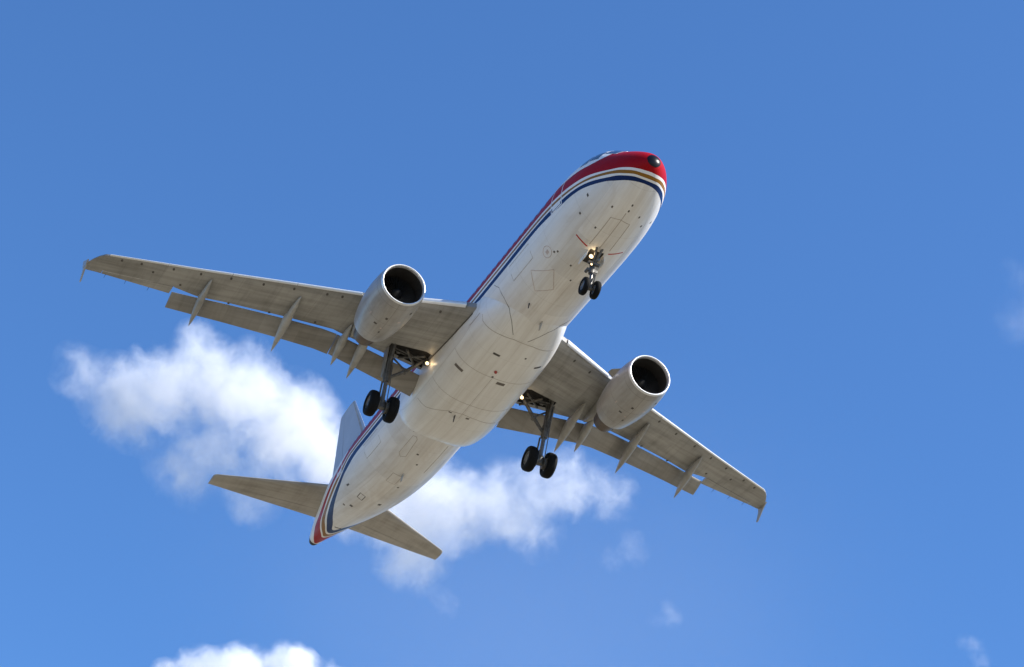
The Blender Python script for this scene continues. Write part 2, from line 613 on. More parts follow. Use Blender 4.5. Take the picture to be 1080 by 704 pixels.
# ---- wing geometry
LE = lin([1.0, 2.4, 6.38, 8.6, 12.75, 16.5, 16.72, 16.9, 17.02, 17.1], [11.85, 12.65, 15.0, 16.2, 18.46, 20.42, 20.72, 21.08, 21.42, 21.80])
TE = lin([1.0, 6.35, 13.4, 16.9, 17.1], [19.12, 19.12, 21.05, 22.05, 22.07])
ZL = lambda y: -1.15 + .146 * (y - 2)        # lower skin
TH = lin([1.0, 2.4, 6.4, 16.5, 17.1], [.98, .90, .47, .15, .05])
CUT = lin([1.0, 6.2, 6.47, 8.58, 11.04, 12.17, 13.28, 13.281, 16.3, 16.301, 17.1], [18.08, 18.08, 18.05, 18.79, 19.75, 20.28, 20.40, 20.36, 21.62, 99, 99])
FL = lin([1.0, 6.2, 6.47, 8.58, 11.04, 12.17, 13.4], [18.08, 18.08, 18.05, 18.79, 19.75, 20.24, 20.74])
ZC = lambda y: ZL(y) + .44 * TH(y)


def naca(t):
    return 5 * (.2969 * math.sqrt(t) - .126 * t - .3516 * t * t + .2843 * t ** 3 - .1036 * t ** 4)


def wpt(y, x, up, s, dz=0.0):
    """point on upper (+1) or lower (-1) skin of the clean wing"""
    l, t = LE(y), TE(y)
    q = min(max((x - l) / (t - l), 0), 1)
    h = naca(q) * TH(y)
    z = ZC(y) + (h * .56 * 2 * .95 if up > 0 else -h * .44 * 2) + .02 * (t - l) * (math.sin(math.pi * q)) * .6
    return Vector((x, s * y, z + dz))


def wsec(y, s, x0=None, x1=None, n=18):
    l, t = LE(y), TE(y)
    a = l if x0 is None else x0
    b = t if x1 is None else min(x1, t)
    k = [(1 - math.cos(math.pi * i / (2 * n))) for i in range(n + 1)]
    lo = [wpt(y, a + (b - a) * q, -1, s) for q in k]
    up = [wpt(y, a + (b - a) * q, 1, s) for q in k]
    return lo[::-1] + up[1:]


def polyline_z(y):
    return ZL(y)


def canoe(bm, path, wd, hd, k=16):
    """streamlined body along path; wd, hd half width and half height per point"""
    rings = []
    for p, w, h in zip(path, wd, hd):
        rings.append([Vector((p[0], p[1] + math.sin(2 * math.pi * i / k) * w, p[2] + math.cos(2 * math.pi * i / k) * h)) for i in range(k)])
    loft(bm, rings)


def curve_pts(fx, fz_, n):
    return [(fx(t), fz_(t)) for t in np.linspace(0, 1, n)]


def make_wing(s):
    ys = sorted(set(list(np.linspace(1.0, 16.9, 60)) + [6.2, 6.38, 6.47, 13.28, 13.281, 16.3, 16.301, 16.5, 16.6, 16.72, 16.8, 16.97, 17.02, 17.06, 17.1]))
    bm = bmesh.new()
    rings = []
    for y in ys:
        r = wsec(y, s, LE(y) + .04, CUT(y))
        rings.append(r)
    loft(bm, rings)
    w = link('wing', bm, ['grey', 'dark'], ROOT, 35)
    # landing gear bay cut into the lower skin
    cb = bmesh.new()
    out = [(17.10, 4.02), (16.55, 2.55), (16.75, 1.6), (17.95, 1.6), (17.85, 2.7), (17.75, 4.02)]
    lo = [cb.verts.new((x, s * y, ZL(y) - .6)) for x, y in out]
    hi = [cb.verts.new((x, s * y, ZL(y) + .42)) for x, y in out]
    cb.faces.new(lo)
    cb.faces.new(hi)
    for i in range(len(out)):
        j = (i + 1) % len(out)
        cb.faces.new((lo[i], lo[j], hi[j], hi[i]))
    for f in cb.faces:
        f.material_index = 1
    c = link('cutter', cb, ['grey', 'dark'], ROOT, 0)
    md = w.modifiers.new('bay', 'BOOLEAN')
    md.operation = 'DIFFERENCE'
    md.object = c
    md.solver = 'EXACT'
    bpy.context.view_layer.update()
    me = bpy.data.meshes.new_from_object(w.evaluated_get(bpy.context.evaluated_depsgraph_get()))
    w.modifiers.clear()
    w.data = me
    bpy.data.objects.remove(c)
    # bracing inside the bay
    bm = bmesh.new()
    tube(bm, [(17.0, s * 3.3, ZL(3.3) + .12), (17.85, s * 2.55, ZL(2.55) + .12)], .06)
    tube(bm, [(16.85, s * 2.5, ZL(2.5) + .12), (17.8, s * 3.4, ZL(3.4) + .14)], .05)
    tube(bm, [(17.2, s * 1.9, ZL(1.9) + .16), (17.3, s * 3.8, ZL(3.8) + .16)], .035)
    tube(bm, [(17.45, s * 1.9, ZL(1.9) + .2), (17.5, s * 3.8, ZL(3.8) + .2)], .025)
    for q in range(4):
        box(bm, Vector((17.2 + .12 * q, s * (2.3 + .4 * q), ZL(2.3 + .4 * q) + .25)), .14, .18, .14, mat=0, bev=.02)
    link('bay_brace', bm, 'steel', w)

    # slats: crescent shells standing a little ahead of and below the fixed leading edge
    segs = [(2.42, 5.15), (6.35, 8.85), (8.88, 11.4), (11.43, 13.95), (13.98, 16.35)]
    for a, b in segs:
        bm = bmesh.new()
        rings = []
        for y in np.linspace(a, b, 10):
            l = LE(y)
            ch = TE(y) - l
            du, dl = .13 * ch + .15, .012 * ch + .035
            dx, dz = -.06, -.02
            o_ = [wpt(y, l + du * q * q, 1, s) for q in np.linspace(1, 0, 9)] + [wpt(y, l + dl * q * q, -1, s) for q in np.linspace(0, 1, 6)[1:]]
            inn = [p + Vector((.07, 0, 0)) for p in o_[1:-1]]
            cz = ZC(y)
            inn = [Vector((p.x, p.y, cz + (p.z - cz) * .72)) for p in inn][::-1]
            rings.append([p + Vector((dx, 0, dz)) for p in o_ + inn])
        loft(bm, rings)
        link('slat', bm, 'slat', w, 40)

    # flaps, drooped
    def flap(a, b, ch):
        bm = bmesh.new()
        rings = []
        for y in np.linspace(a, b, 12):
            x0, z0 = FL(y) + .075, ZL(y) + .06
            an = R_(25)
            r = []
            n_ = 12
            k = [(1 - math.cos(math.pi * i / n_)) / 2 for i in range(n_ + 1)]
            th = .17
            c_ = ch(y)
            for q in k[::-1]:
                h = -naca(q) * th * c_ * .85
                r.append((q * c_, h))
            for q in k[1:-1]:
                h = naca(q) * th * c_ * 1.1
                r.append((q * c_, h))
            rings.append([Vector((x0 + u * math.cos(an) + v * math.sin(an), s * y, z0 - u * math.sin(an) + v * math.cos(an))) for u, v in r])
        loft(bm, rings)
        return link('flap', bm, 'flap', w, 40)
    flap(2.12, 6.20, lin([2, 6.2], [1.17, 1.08]))
    flap(6.235, 13.25, lin([6.3, 13.25], [1.12, .86]))

    # aileron
    bm = bmesh.new()
    rings = []
    for y in np.linspace(13.32, 16.28, 12):
        x0 = CUT(y) + .03
        rings.append(wsec(y, s, x0, None, 10))
    loft(bm, rings)
    link('aileron', bm, 'grey', w, 35)

    # canoe fairings over the flap tracks
    for y, xn, xt, drop, wd in ((12.1, 18.5, 21.2, .92, .17), (8.5, 16.75, 20.08, .98, .20), (5.1, 16.3, 19.37, 1.0, .21), (5.98, 16.9, 19.15, .9, .19)):
        bm = bmesh.new()
        path, ww, hh = [], [], []
        L = xt - xn
        zl = ZL(y)
        for t in np.linspace(0, 1, 22):
            x = xn + L * t
            # sinks below the skin to mid-body, then follows the drooped flap
            z = zl - .05 - .34 * (t / .5) ** .9 if t < .5 else zl - .39 - (drop - .39) * ((t - .5) / .5) ** 1.05
            f = (math.sin(math.pi * min(t / .9, 1) ** .8 * .5) ** .75) if t < .45 else math.cos((t - .45) / .55 * math.pi / 2) ** .8
            f = max(f, .03)
            path.append((x, s * y, z + .1 * f))
            ww.append(wd * f)
            hh.append(.30 * f)
        canoe(bm, path, ww, hh)
        link('flap_track_fairing', bm, 'can', w, 60)

    # wingtip fence: swept blade above and below the tip
    bm = bmesh.new()
    y0, zt = 17.06, ZL(17.06) + .06
    out = [(21.35, .02), (21.6, .14), (22.3, .52), (22.42, .50), (22.3, .16), (22.14, 0), (22.1, -.22), (22.22, -.70), (22.1, -.72), (21.75, -.30), (21.5, -.08)]
    rings = []
    for off, sc in ((-.03, .96), (-.01, 1), (.01, 1), (.03, .96)):
        rings.append([Vector((21.7 + (x - 21.7) * sc, s * (y0 + off + z * .02), zt + z * sc)) for x, z in out])
    loft(bm, rings)
    link('wingtip_fence', bm, 'can', w, 30)
    # static wicks trailing from aileron and tip
    for y in (14.2, 15.2, 16.1):
        bm = bmesh.new()
        p = wpt(y, TE(y) - .01, 1, s)
        tube(bm, [p, p + Vector((.28, 0, -.01))], [.012, .006], 6)
        link('static_wick', bm, 'black', w, 60)
    # small dark openings along the lower skin
    for y, f in [(3.2, .06), (4.2, .06), (7.0, .05), (7.6, .05), (8.9, .05), (10.1, .06), (11.4, .05), (12.6, .06), (13.7, .06), (15.0, .07), (15.8, .07), (14.4, .30), (13.1, .55), (10.9, .74), (9.2, .70), (7.3, .66)]:
        bm = bmesh.new()
        x = LE(y) + .10 + f * (TE(y) - LE(y))
        rr = []
        for i in range(12):
            a = 2 * math.pi * i / 12
            yy = y + .05 * math.sin(a)
            p = wpt(yy, x + .085 * math.cos(a), -1, s)
            rr.append(p + Vector((0, 0, -.006)))
        lo = [bm.verts.new(p) for p in rr]
        hi = [bm.verts.new(p + Vector((0, 0, .03))) for p in rr]
        bm.faces.new(lo)
        for i in range(12):
            bm.faces.new((lo[i], lo[(i + 1) % 12], hi[(i + 1) % 12], hi[i]))
        link('drain_hole', bm, 'mark', w, 0)
    # landing light beside the fairing
    bm = bmesh.new()
    p = Vector((16.98, s * 2.30, ZL(2.3) - .06))
    lathe(bm, [(-.02, .012), (0, .08), (.10, .10), (.14, .04)], p, Vector((.9, 0, .25)), 20, mats=[1, 0, 0])
    link('landing_light', bm, ['steel', 'lamp'], w, 40)
    pl = bpy.data.lights.new('landing_lamp', 'POINT')
    pl.energy = 1.4
    pl.color = (1, .72, .4)
    pl.shadow_soft_size = .08
    po = bpy.data.objects.new('landing_lamp', pl)
    S.collection.objects.link(po)
    po.parent = w
    po.location = p + Vector((-.16, s * .02, -.12))
    return w


for s in (1, -1):
    make_wing(s)


# ---- engines
def make_engine(s):
    o = Vector((11.17, s * 5.75, -2.0))
    ax = Vector((1, 0, .02))
    bm = bmesh.new()
    k = 64
    prof = [(.10, .985), (.3, 1.025), (.7, 1.07), (1.2, 1.095), (1.7, 1.09), (2.3, 1.05), (2.85, .97), (3.3, .885), (3.5, .835), (3.51, .80), (3.1, .82), (2.6, .80)]
    vs = lathe(bm, prof, o, ax, k)
    e = link('engine', bm, 'nac', ROOT, 40)
    bm = bmesh.new()
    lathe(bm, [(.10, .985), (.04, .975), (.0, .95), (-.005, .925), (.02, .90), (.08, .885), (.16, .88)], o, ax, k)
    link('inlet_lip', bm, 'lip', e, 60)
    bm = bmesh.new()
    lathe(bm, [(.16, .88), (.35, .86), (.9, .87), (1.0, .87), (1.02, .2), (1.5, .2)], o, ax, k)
    link('inlet_duct', bm, 'duct', e, 40)
    bm = bmesh.new()
    lathe(bm, [(.52, .005), (.56, .06), (.66, .14), (.80, .22), (.95, .27)], o, ax, 32)
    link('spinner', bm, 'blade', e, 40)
    bm = bmesh.new()
    u, v = frame_of(ax)
    for i in range(36):
        a0 = 2 * math.pi * i / 36
        rings = []
        for r, tw in ((.24, .5), (.5, .75), (.86, 1.05)):
            d = u * math.cos(a0) + v * math.sin(a0)
            tg = ax.normalized().cross(d)
            c = o + ax * .86 + d * r
            h = .05 + .05 * r
            e1 = ax.normalized() * math.cos(tw) + tg * math.sin(tw)
            nn = e1.cross(d)
            rings.append([c + e1 * h + nn * .002, c - e1 * h + nn * .002, c - e1 * h - nn * .004, c + e1 * h - nn * .004])
        loft(bm, rings)
    link('fan', bm, 'blade', e, 30)
    bm = bmesh.new()
    lathe(bm, [(2.5, .75), (3.0, .70), (3.6, .63), (4.5, .47), (4.51, .43), (3.9, .5)], o, ax, 48)
    link('core_nozzle', bm, 'core', e, 40)
    bm = bmesh.new()
    lathe(bm, [(3.6, .34), (4.45, .28), (4.9, .12), (5.02, .01)], o, ax, 32)
    link('exhaust_cone', bm, 'core', e, 40)
    # pylon
    bm = bmesh.new()
    rings = []
    for x, zt, zb, w in ((12.6, -.86, -1.0, .05), (13.2, -.66, -1.2, .16), (14.2, -.52, -1.5, .22), (15.0, -.45, -1.55, .24), (15.8, -.4, -1.42, .24), (16.8, -.4, -1.05, .18), (17.6, -.4, -.80, .08), (17.9, -.4, -.62, .02)):
        r = []
        for i in range(16):
            a = 2 * math.pi * i / 16
            sy, sz = math.sin(a), math.cos(a)
            r.append(Vector((x, s * 5.75 + math.copysign(abs(sy) ** .7, sy) * w, (zt + zb) / 2 + math.copysign(abs(sz) ** .7, sz) * (zt - zb) / 2)))
        rings.append(r)
    loft(bm, rings)
    link('pylon', bm, 'can', e, 50)
    # vortex strake on the inboard flank
    bm = bmesh.new()
    an = R_(42)
    d = Vector((0, -s * math.sin(an + .25), math.cos(an + .25)))
    rings = []
    for t in (-.012, .012):
        nn = Vector((0, d.z, -d.y)) * t
        rings.append([o + Vector((x, 0, 0)) + d * r + nn for x, r in ((1.0, 1.05), (1.9, 1.05), (1.85, 1.40), (1.55, 1.38))])
    loft(bm, rings)
    link('nacelle_strake', bm, 'nac', e, 30)
    # small dark drains, latches and red marks on the underside
    for x, a, l, w_, mt in ((.75, -.75, .12, .10, 'mark'), (1.25, .1, .13, .10, 'mark'), (1.9, .35, .11, .14, 'mark'), (2.05, .05, .08, .08, 'scuff'), (2.4, .0, .14, .06, 'mark'), (1.6, .75, .18, .05, 'scuff'), (1.35, -.45, .10, .12, 'scuff')):
        bm = bmesh.new()
        pr = prof[:9]
        rad = np.interp(x, [p[0] for p in pr], [p[1] for p in pr])
        lo, hi = [], []
        for dx, da in ((-l, -w_), (l, -w_), (l, w_), (-l, w_)):
            rr = float(np.interp(x + dx / 2, [p[0] for p in pr], [p[1] for p in pr]))
            aa = a + da / 2 / rad
            q = Vector((0, math.sin(aa), -math.cos(aa)))
            lo.append(bm.verts.new(o + ax * (x + dx / 2) + q * (rr + .006)))
            hi.append(bm.verts.new(o + ax * (x + dx / 2) + q * (rr - .03)))
        bm.faces.new(lo)
        for i in range(4):
            bm.faces.new((lo[i], lo[(i + 1) % 4], hi[(i + 1) % 4], hi[i]))
        link('cowl_marking' if mt == 'scuff' else 'cowl_vent', bm, mt, e, 0)


for s in (1, -1):
    make_engine(s)


# ---- tail surfaces
def foil(lx, tx, th, n=14, x0=0.0, x1=1.0):
    k = [x0 + (x1 - x0) * (1 - math.cos(math.pi * i / n)) / 2 for i in range(n + 1)]
    c = tx - lx
    return [(lx + q * c, -naca(q) * th / 2 * 1.0) for q in k[::-1]] + [(lx + q * c, naca(q) * th / 2) for q in k[1:]]


for s in (1, -1):
    L_ = lin([.5, 6.22], [31.75, 35.4])
    T_ = lin([.5, 6.22], [35.35, 36.44])
    T2 = lin([.3, 6.22], [.42, .12])
    Z_ = lin([.5, 6.22], [.98, 1.54])
    for nm, q0, q1, y0 in (('horizontal_stabilizer', 0, .70, .3), ('elevator', .708, 1.0, .75)):
        bm = bmesh.new()
        rings = []
        for y in list(np.linspace(y0, 6.1, 14)) + [6.17, 6.22]:
            e_ = .12 if y > 6.2 else (.05 if y > 6.15 else 0)
            rings.append([Vector((x, s * y, Z_(y) + z)) for x, z in foil(L_(y) + e_, T_(y), T2(y) * 2, 14, q0, q1)])
        loft(bm, rings)
        if nm == 'elevator':
            link(nm, bm, 'stab', hs, 35)
        else:
            hs = link(nm, bm, 'stab', ROOT, 35)

L_ = lin([1.7, 2.4, 8.0], [28.3, 30.0, 34.66])
T_ = lin([1.7, 8.0], [36.0, 36.62])
T2 = lin([1.7, 8.0], [.6, .2])
for nm, q0, q1 in (('vertical_stabilizer', 0, .68), ('rudder', .688, 1.0)):
    bm = bmesh.new()
    rings = []
    for z in (1.6 if not q0 else 2.05, 2.1, 2.4, 3, 4, 5, 6, 7, 7.8, 7.95, 8.0):
        l = L_(z) if q0 == 0 or z > 2.4 else L_(2.4)
        rings.append([Vector((x, y, z)) for x, y in foil(L_(z), T_(z), T2(z) * 1.2, 14, q0, q1)])
    loft(bm, rings)
    if q0:
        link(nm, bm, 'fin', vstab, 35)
    else:
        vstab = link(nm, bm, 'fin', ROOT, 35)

# dark strip put in for the shade line behind the fin's sunlit leading edge
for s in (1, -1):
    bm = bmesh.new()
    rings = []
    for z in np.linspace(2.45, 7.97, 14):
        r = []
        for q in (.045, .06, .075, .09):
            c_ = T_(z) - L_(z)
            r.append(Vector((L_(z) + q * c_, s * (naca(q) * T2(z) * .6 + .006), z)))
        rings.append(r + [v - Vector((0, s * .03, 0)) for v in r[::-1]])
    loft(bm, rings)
    link('leading_edge_shade', bm, 'seam', vstab, 30)


# ---- landing gear
def wheel(name, c, rad, wd, parent, s):
    bm = bmesh.new()
    h = wd / 2
    c = Vector(c)
    prof = [(-h * .72, rad * .52), (-h * .95, rad * .60), (-h, rad * .74), (-h * .86, rad * .9), (-h * .6, rad * .975), (-h * .3, rad * .995), (-h * .28, rad * .98), (-h * .24, rad * .98), (-h * .22, rad), (h * .22, rad), (h * .24, rad * .98), (h * .28, rad * .98), (h * .3, rad * .995), (h * .6, rad * .975), (h * .86, rad * .9), (h, rad * .74), (h * .95, rad * .60), (h * .72, rad * .52)]
    lathe(bm, prof, c, (0, 1, 0), 40)
    hub = [(-h * .72, rad * .52), (-h * .74, rad * .47), (-h * .5, rad * .44), (-h * .42, rad * .24), (-h * .66, rad * .22), (-h * .68, .005)]
    for sg in (1, -1):
        lathe(bm, [(sg * t, r) for t, r in hub], c, (0, 1, 0), 32, 1)
    return link(name, bm, ['tyre', 'hub'], parent, 40)


def make_main(s):
    y0 = s * 3.8
    top = Vector((17.42, y0 + s * .05, -.55))
    ax = Vector((17.72, y0, -3.63))
    d = (ax - top)
    P = lambda t: top + d * t
    bm = bmesh.new()
    tube(bm, [P(0), P(.02), P(.40), P(.42), P(.60), P(.61)], [.13, .14, .14, .17, .16, .13], 20)
    tube(bm, [P(.6), P(.93)], .09, 18, 1)
    tube(bm, [P(.90), P(1.03)], [.15, .16], 18)
    tube(bm, [ax + Vector((0, -.62, 0)), ax + Vector((0, .62, 0))], .085, 16)
    # trunnion
    tube(bm, [top + Vector((-.45, 0, .02)), top + Vector((.45, 0, .02))], .13, 16)
    tube(bm, [P(.0) + Vector((-.4, 0, 0)), P(.38)], .06, 10)
    tube(bm, [P(.0) + Vector((.38, 0, 0)), P(.38)], .05, 10)
    # brake hoses and jack
    for q in (-.12, .12):
        tube(bm, [P(.35) + Vector((-.17, q, 0)), P(.62) + Vector((-.24, q, 0)), P(.97) + Vector((-.17, q * 1.2, 0))], .022, 8)
    for q in (-.28, .28):
        lathe(bm, [(-.14, .1), (-.13, .26), (.13, .26), (.14, .1)], ax + Vector((0, q, 0)), (0, 1, 0), 24)
    g = link('main_landing_gear', bm, ['steel', 'chrome'], ROOT, 40)
    # torque links behind the leg
    bm = bmesh.new()
    a, b, c = P(.58) + Vector((.16, 0, 0)), P(.80) + Vector((.48, 0, 0)), P(.99) + Vector((.14, 0, 0))
    for q in (-.1, .1):
        tube(bm, [a + Vector((0, q * 1.2, 0)), b + Vector((0, q * .4, 0))], .04, 10)
        tube(bm, [c + Vector((0, q * 1.2, 0)), b + Vector((0, q * .4, 0))], .04, 10)
    tube(bm, [b + Vector((0, -.09, 0)), b + Vector((0, .09, 0))], .055, 10)
    link('torque_link', bm, 'steel', g, 40)
    # folding side brace to the bay
    bm = bmesh.new()
    b0, b1, b2 = Vector((17.25, s * 2.45, -.98)), Vector((17.35, s * 3.12, -1.72)), P(.52)
    tube(bm, [b0, b1], [.07, .085], 12)
    tube(bm, [b1, b2 + Vector((0, -s * .1, 0))], [.085, .07], 12)
    tube(bm, [b1 + Vector((-.12, 0, 0)), b1 + Vector((.12, 0, 0))], .1, 12)
    tube(bm, [b1 + Vector((0, 0, .03)), P(.2) + Vector((0, -s * .15, 0))], .045, 10)
    link('side_brace', bm, 'steel', g, 40)
    # leg door, hung outboard of the strut
    bm = bmesh.new()
    out = [(17.34, -.74), (17.82, -.74), (17.86, -1.5), (17.84, -2.1), (17.64, -2.2), (17.5, -1.8), (17.4, -1.2)]
    rings = []
    for t in (0, .05):
        rings.append([Vector((x, s * (4.02 + t + (-z - .7) * -.03), z)) for x, z in out])
    loft(bm, rings)
    tube(bm, [(17.5, s * 4.02, -1.3), P(.25)], .03, 8)
    tube(bm, [(17.6, s * 3.99, -2.2), P(.52)], .03, 8)
    link('gear_door', bm, 'gdoor', g, 30)
    for q in (-.46, .46):
        wheel('wheel', ax + Vector((0, q, 0)), .585, .44, g, s)


for s in (1, -1):
    make_main(s)

# nose gear
top = Vector((5.12, 0, -1.75))
ax = Vector((5.07, 0, -3.68))
P = lambda t: top + (ax - top) * t
bm = bmesh.new()
tube(bm, [P(0), P(.5), P(.52), P(.62), P(.63)], [.11, .11, .135, .13, .1], 16)
tube(bm, [P(.62), P(.92)], .065, 14, 1)
tube(bm, [P(.88), P(1.03)], [.09, .10], 14)
tube(bm, [ax + Vector((0, -.30, 0)), ax + Vector((0, .30, 0))], .05, 12)
# drag brace to the front of the bay, steering collar and cylinders
tube(bm, [P(.42), (4.45, .14, -1.95)], .05, 10)
tube(bm, [P(.42), (4.45, -.14, -1.95)], .05, 10)
for q in (-.18, .18):
    tube(bm, [P(.54) + Vector((-.05, q, 0)), P(.54) + Vector((.18, q, 0))], .07, 12)
box(bm, P(.4) + Vector((-.13, 0, 0)), .12, .5, .14, bev=.02)
a, b, c = P(.6) + Vector((-.1, 0, 0)), P(.78) + Vector((-.36, 0, 0)), P(.97) + Vector((-.08, 0, 0))
for q in (-.07, .07):
    tube(bm, [a + Vector((0, q, 0)), b + Vector((0, q * .4, 0))], .028, 8)
    tube(bm, [c + Vector((0, q, 0)), b + Vector((0, q * .4, 0))], .028, 8)
ng = link('nose_landing_gear', bm, ['steel', 'chrome'], ROOT, 40)
for q in (-.25, .25):
    wheel('wheel', ax + Vector((0, q, 0)), .385, .235, ng, 1)
for p, r in ((P(.26) + Vector((-.2, .17, 0)), .10), (P(.46) + Vector((-.2, .12, 0)), .05), (P(.26) + Vector((-.2, -.15, 0)), .085)):
    bm = bmesh.new()
    lathe(bm, [(-.02, .012), (0, r * .86), (.0, r), (.10, r), (.15, r * .4)], p, Vector((.95, 0, .2)), 20, mats=[1, 0, 0, 0])
    link('taxi_light', bm, ['steel', 'lamp' if p.y > 0 else 'chrome'], ng, 40)
pl = bpy.data.lights.new('taxi_lamp', 'POINT')
pl.energy = 1.6
pl.color = (1, .72, .4)
pl.shadow_soft_size = .06
po = bpy.data.objects.new('taxi_lamp', pl)
S.collection.objects.link(po)
po.parent = ng
po.location = P(.24) + Vector((-.36, .17, 0))
# dark sheet on the skin for the open bay's shade, and its two aft doors
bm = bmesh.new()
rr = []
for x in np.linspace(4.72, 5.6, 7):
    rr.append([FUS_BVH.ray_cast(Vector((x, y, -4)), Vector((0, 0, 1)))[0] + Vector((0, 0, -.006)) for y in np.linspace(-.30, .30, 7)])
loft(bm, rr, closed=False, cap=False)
link('gear_bay_shade', bm, 'dark', ng, 0)
for s in (1, -1):
    bm = bmesh.new()
    rings = []
    for t in (0, .03):
        rings.append([Vector((x, s * (.32 + t - (z + 2.0) * .22), z)) for x, z in ((4.85, -1.98), (5.6, -1.98), (5.6, -2.25), (5.5, -2.38), (4.95, -2.38), (4.85, -2.3))])
    loft(bm, rings)
    link('gear_door', bm, 'fair', ng, 30)

# ------------------------------------------------------------------ small things on the skin


def drop(x, y, off=.006):
    """the lowest skin point above (x, y)"""
    best = None
    for b in (FUS_BVH, FAIR_BVH):
        h = b.ray_cast(Vector((x, y, -6)), Vector((0, 0, 1)))
        if h[0] is not None and (best is None or h[0].z < best[0].z):
            best = h
    if best is None:
        return None
    nn = best[1] if best[1].z < 0 else -best[1]
    return best[0] + nn * off, nn


def ribbon(name, pts, w, mat, parent=None, closed=False, n=6):
    P_ = []
    pts = list(pts) + ([pts[0]] if closed else [])
    for (x0, y0), (x1, y1) in zip(pts[:-1], pts[1:]):
        k = max(2, int(math.hypot(x1 - x0, y1 - y0) / .12))
        for i in range(k):
            P_.append((x0 + (x1 - x0) * i / k, y0 + (y1 - y0) * i / k))
    P_.append(pts[-1])
    bm = bmesh.new()
    rings = []
    for i, (x, y) in enumerate(P_):
        h = drop(x, y)
        if h is None:
            continue
        a = P_[max(i - 1, 0)]
        b = P_[min(i + 1, len(P_) - 1)]
        t = Vector((b[0] - a[0], b[1] - a[1], 0))
        if t.length < 1e-6:
            continue
        sd = h[1].cross(t).normalized() * w / 2
        rings.append([h[0] + sd, h[0] - sd, h[0] - sd - h[1] * .02, h[0] + sd - h[1] * .02])
    loft(bm, rings)
    return link(name, bm, mat, parent or fus, 0)


def patch(name, x, y, l, w, mat, parent=None, ang=0.0):
    ca, sa = math.cos(ang), math.sin(ang)
    bm = bmesh.new()
    rows = []
    for i in range(7):
        dy = -w / 2 + w * i / 6
        r = []
        for dx in (-l / 2, l / 2):
            h = drop(x + dx * ca - dy * sa, y + dx * sa + dy * ca, .006)
            r.append(h)
        rows.append([r[0][0], r[1][0], r[1][0] - r[1][1] * .02, r[0][0] - r[0][1] * .02])
    loft(bm, rows)
    return link(name, bm, mat, parent or fus, 0)


# fairing and hatch seams, as runs of (x, y) on the underside
SEAM = [
    ('fairing_seam', .022, 'mark', [(10.95, 1.90), (10.62, 1.80), (10.58, 1.53), (10.66, 1.2), (11.0, .89), (11.6, .52)]),
    ('fairing_seam', .028, 'seam', [(12.0, 1.92), (12.2, 1.73), (11.95, .93), (11.83, .38), (11.87, -.55), (12.15, -1.56)]),
    ('fairing_seam', .02, 'mark', [(11.68, -.2), (10.85, -.73), (10.36, -1.3), (10.3, -1.6)]),
    ('fairing_seam', .03, 'seam', [(13.1, 1.98), (12.25, 1.90)]),
    ('fairing_seam', .02, 'seam', [(21.5, .75), (21.6, .89), (23.24, .89), (23.42, .74), (23.18, .56), (21.65, .65), (21.5, .75)]),
    ('fairing_seam', .025, 'seam', [(21.4, -.77), (22.7, -.76), (24.06, -.72)]),
    ('fairing_seam', .014, 'seam', [(14.6, 1.95), (14.6, .9), (14.6, 0), (14.6, -.9), (14.6, -1.95)]),
    ('fairing_seam', .014, 'seam', [(17.0, 1.95), (17.0, .9), (17.0, 0), (17.0, -.9), (17.0, -1.95)]),
    ('fairing_seam', .012, 'seam', [(14.6, .06), (15.8, .06), (17.0, .06), (18.2, .06)]),
    ('fairing_seam', .02, 'seam', [(18.75, 1.9), (18.65, 1.5), (18.25, 1.02), (17.9, .6), (17.8, 0), (17.9, -.67), (18.2, -1.67)])]
for nm, w, mt, pts in SEAM:
    ribbon(nm, pts, w, mt, fair)
for pts, w, mt in (([(2.72, .44), (2.60, .05), (2.72, -.40), (4.5, -.42)], .022, 'seam'), ([(2.72, .44), (4.55, .46)], .022, 'seam'), ([(2.2, .03), (3.3, .03), (4.5, .03)], .022, 'seam')):
    ribbon('gear_door_seam', pts, w, mt)
ribbon('service_panel_outline', [(7.0, .87), (8.1, 1.44), (8.75, .9), (8.0, .38)], .025, 'scuff', None, True)
ribbon('service_panel_outline', [(28.83, .78), (28.24, .83), (28.28, .55), (28.88, .52)], .035, 'mark', None, True)
ribbon('service_panel_outline', [(24.8, .5), (25.7, .5), (25.7, .05), (24.8, .05)], .02, 'seam', None, True)
ribbon('cargo_door_outline', [(7.6, 1.62), (9.45, 1.62), (9.45, 1.9), (7.6, 1.9)], .02, 'seam', None, True)
ribbon('cargo_door_outline', [(23.9, 1.62), (25.7, 1.60), (25.7, 1.88), (23.9, 1.9)], .02, 'seam', None, True)
ring = [(6.6 + .3 * math.cos(t * math.pi / 6), 1.41 + .16 * math.sin(t * math.pi / 6)) for t in range(12)]
ribbon('static_port_ring', ring, .025, 'scuff', None, True)
patch('static_port', 6.6, 1.41, .20, .10, 'scuff')
for x, y in ((2.88, 1.46), (3.71, 1.36), (2.27, .62), (2.06, -.02), (1.74, -.01), (2.26, -.58), (2.89, -1.37), (2.84, -.95), (3.62, .67), (6.07, 1.17), (6.2, .48), (7.02, .08), (6.25, 1.25)):
    patch('skin_drain', x, y, .10, .06, 'mark')
for x, y, l, w in ((30.13, .6, .2, .14), (30.61, .83, .12, .1), (28.53, -.28, .22, .14), (33.9, -.06, .1, .34), (28.76, 1.36, .3, .06), (22.6, .2, .1, .1), (23.4, -.1, .1, .08), (25.9, -.2, .12, .08)):
    patch('skin_drain', x, y, l, w, 'mark')
for x, y, l, w in ((13.08, .59, .16, .42), (13.3, -1.42, .16, .40), (15.14, 1.46, .22, .52), (14.84, -.42, .24, .5), (14.54, .09, .12, .12), (18.0, .56, .1, .2), (18.0, -.28, .14, .2), (12.7, -.6, .12, .1)):
    patch('air_vent', x, y, l * .75, w * .75, 'vent' if x > 14.6 else 'mark', fair)
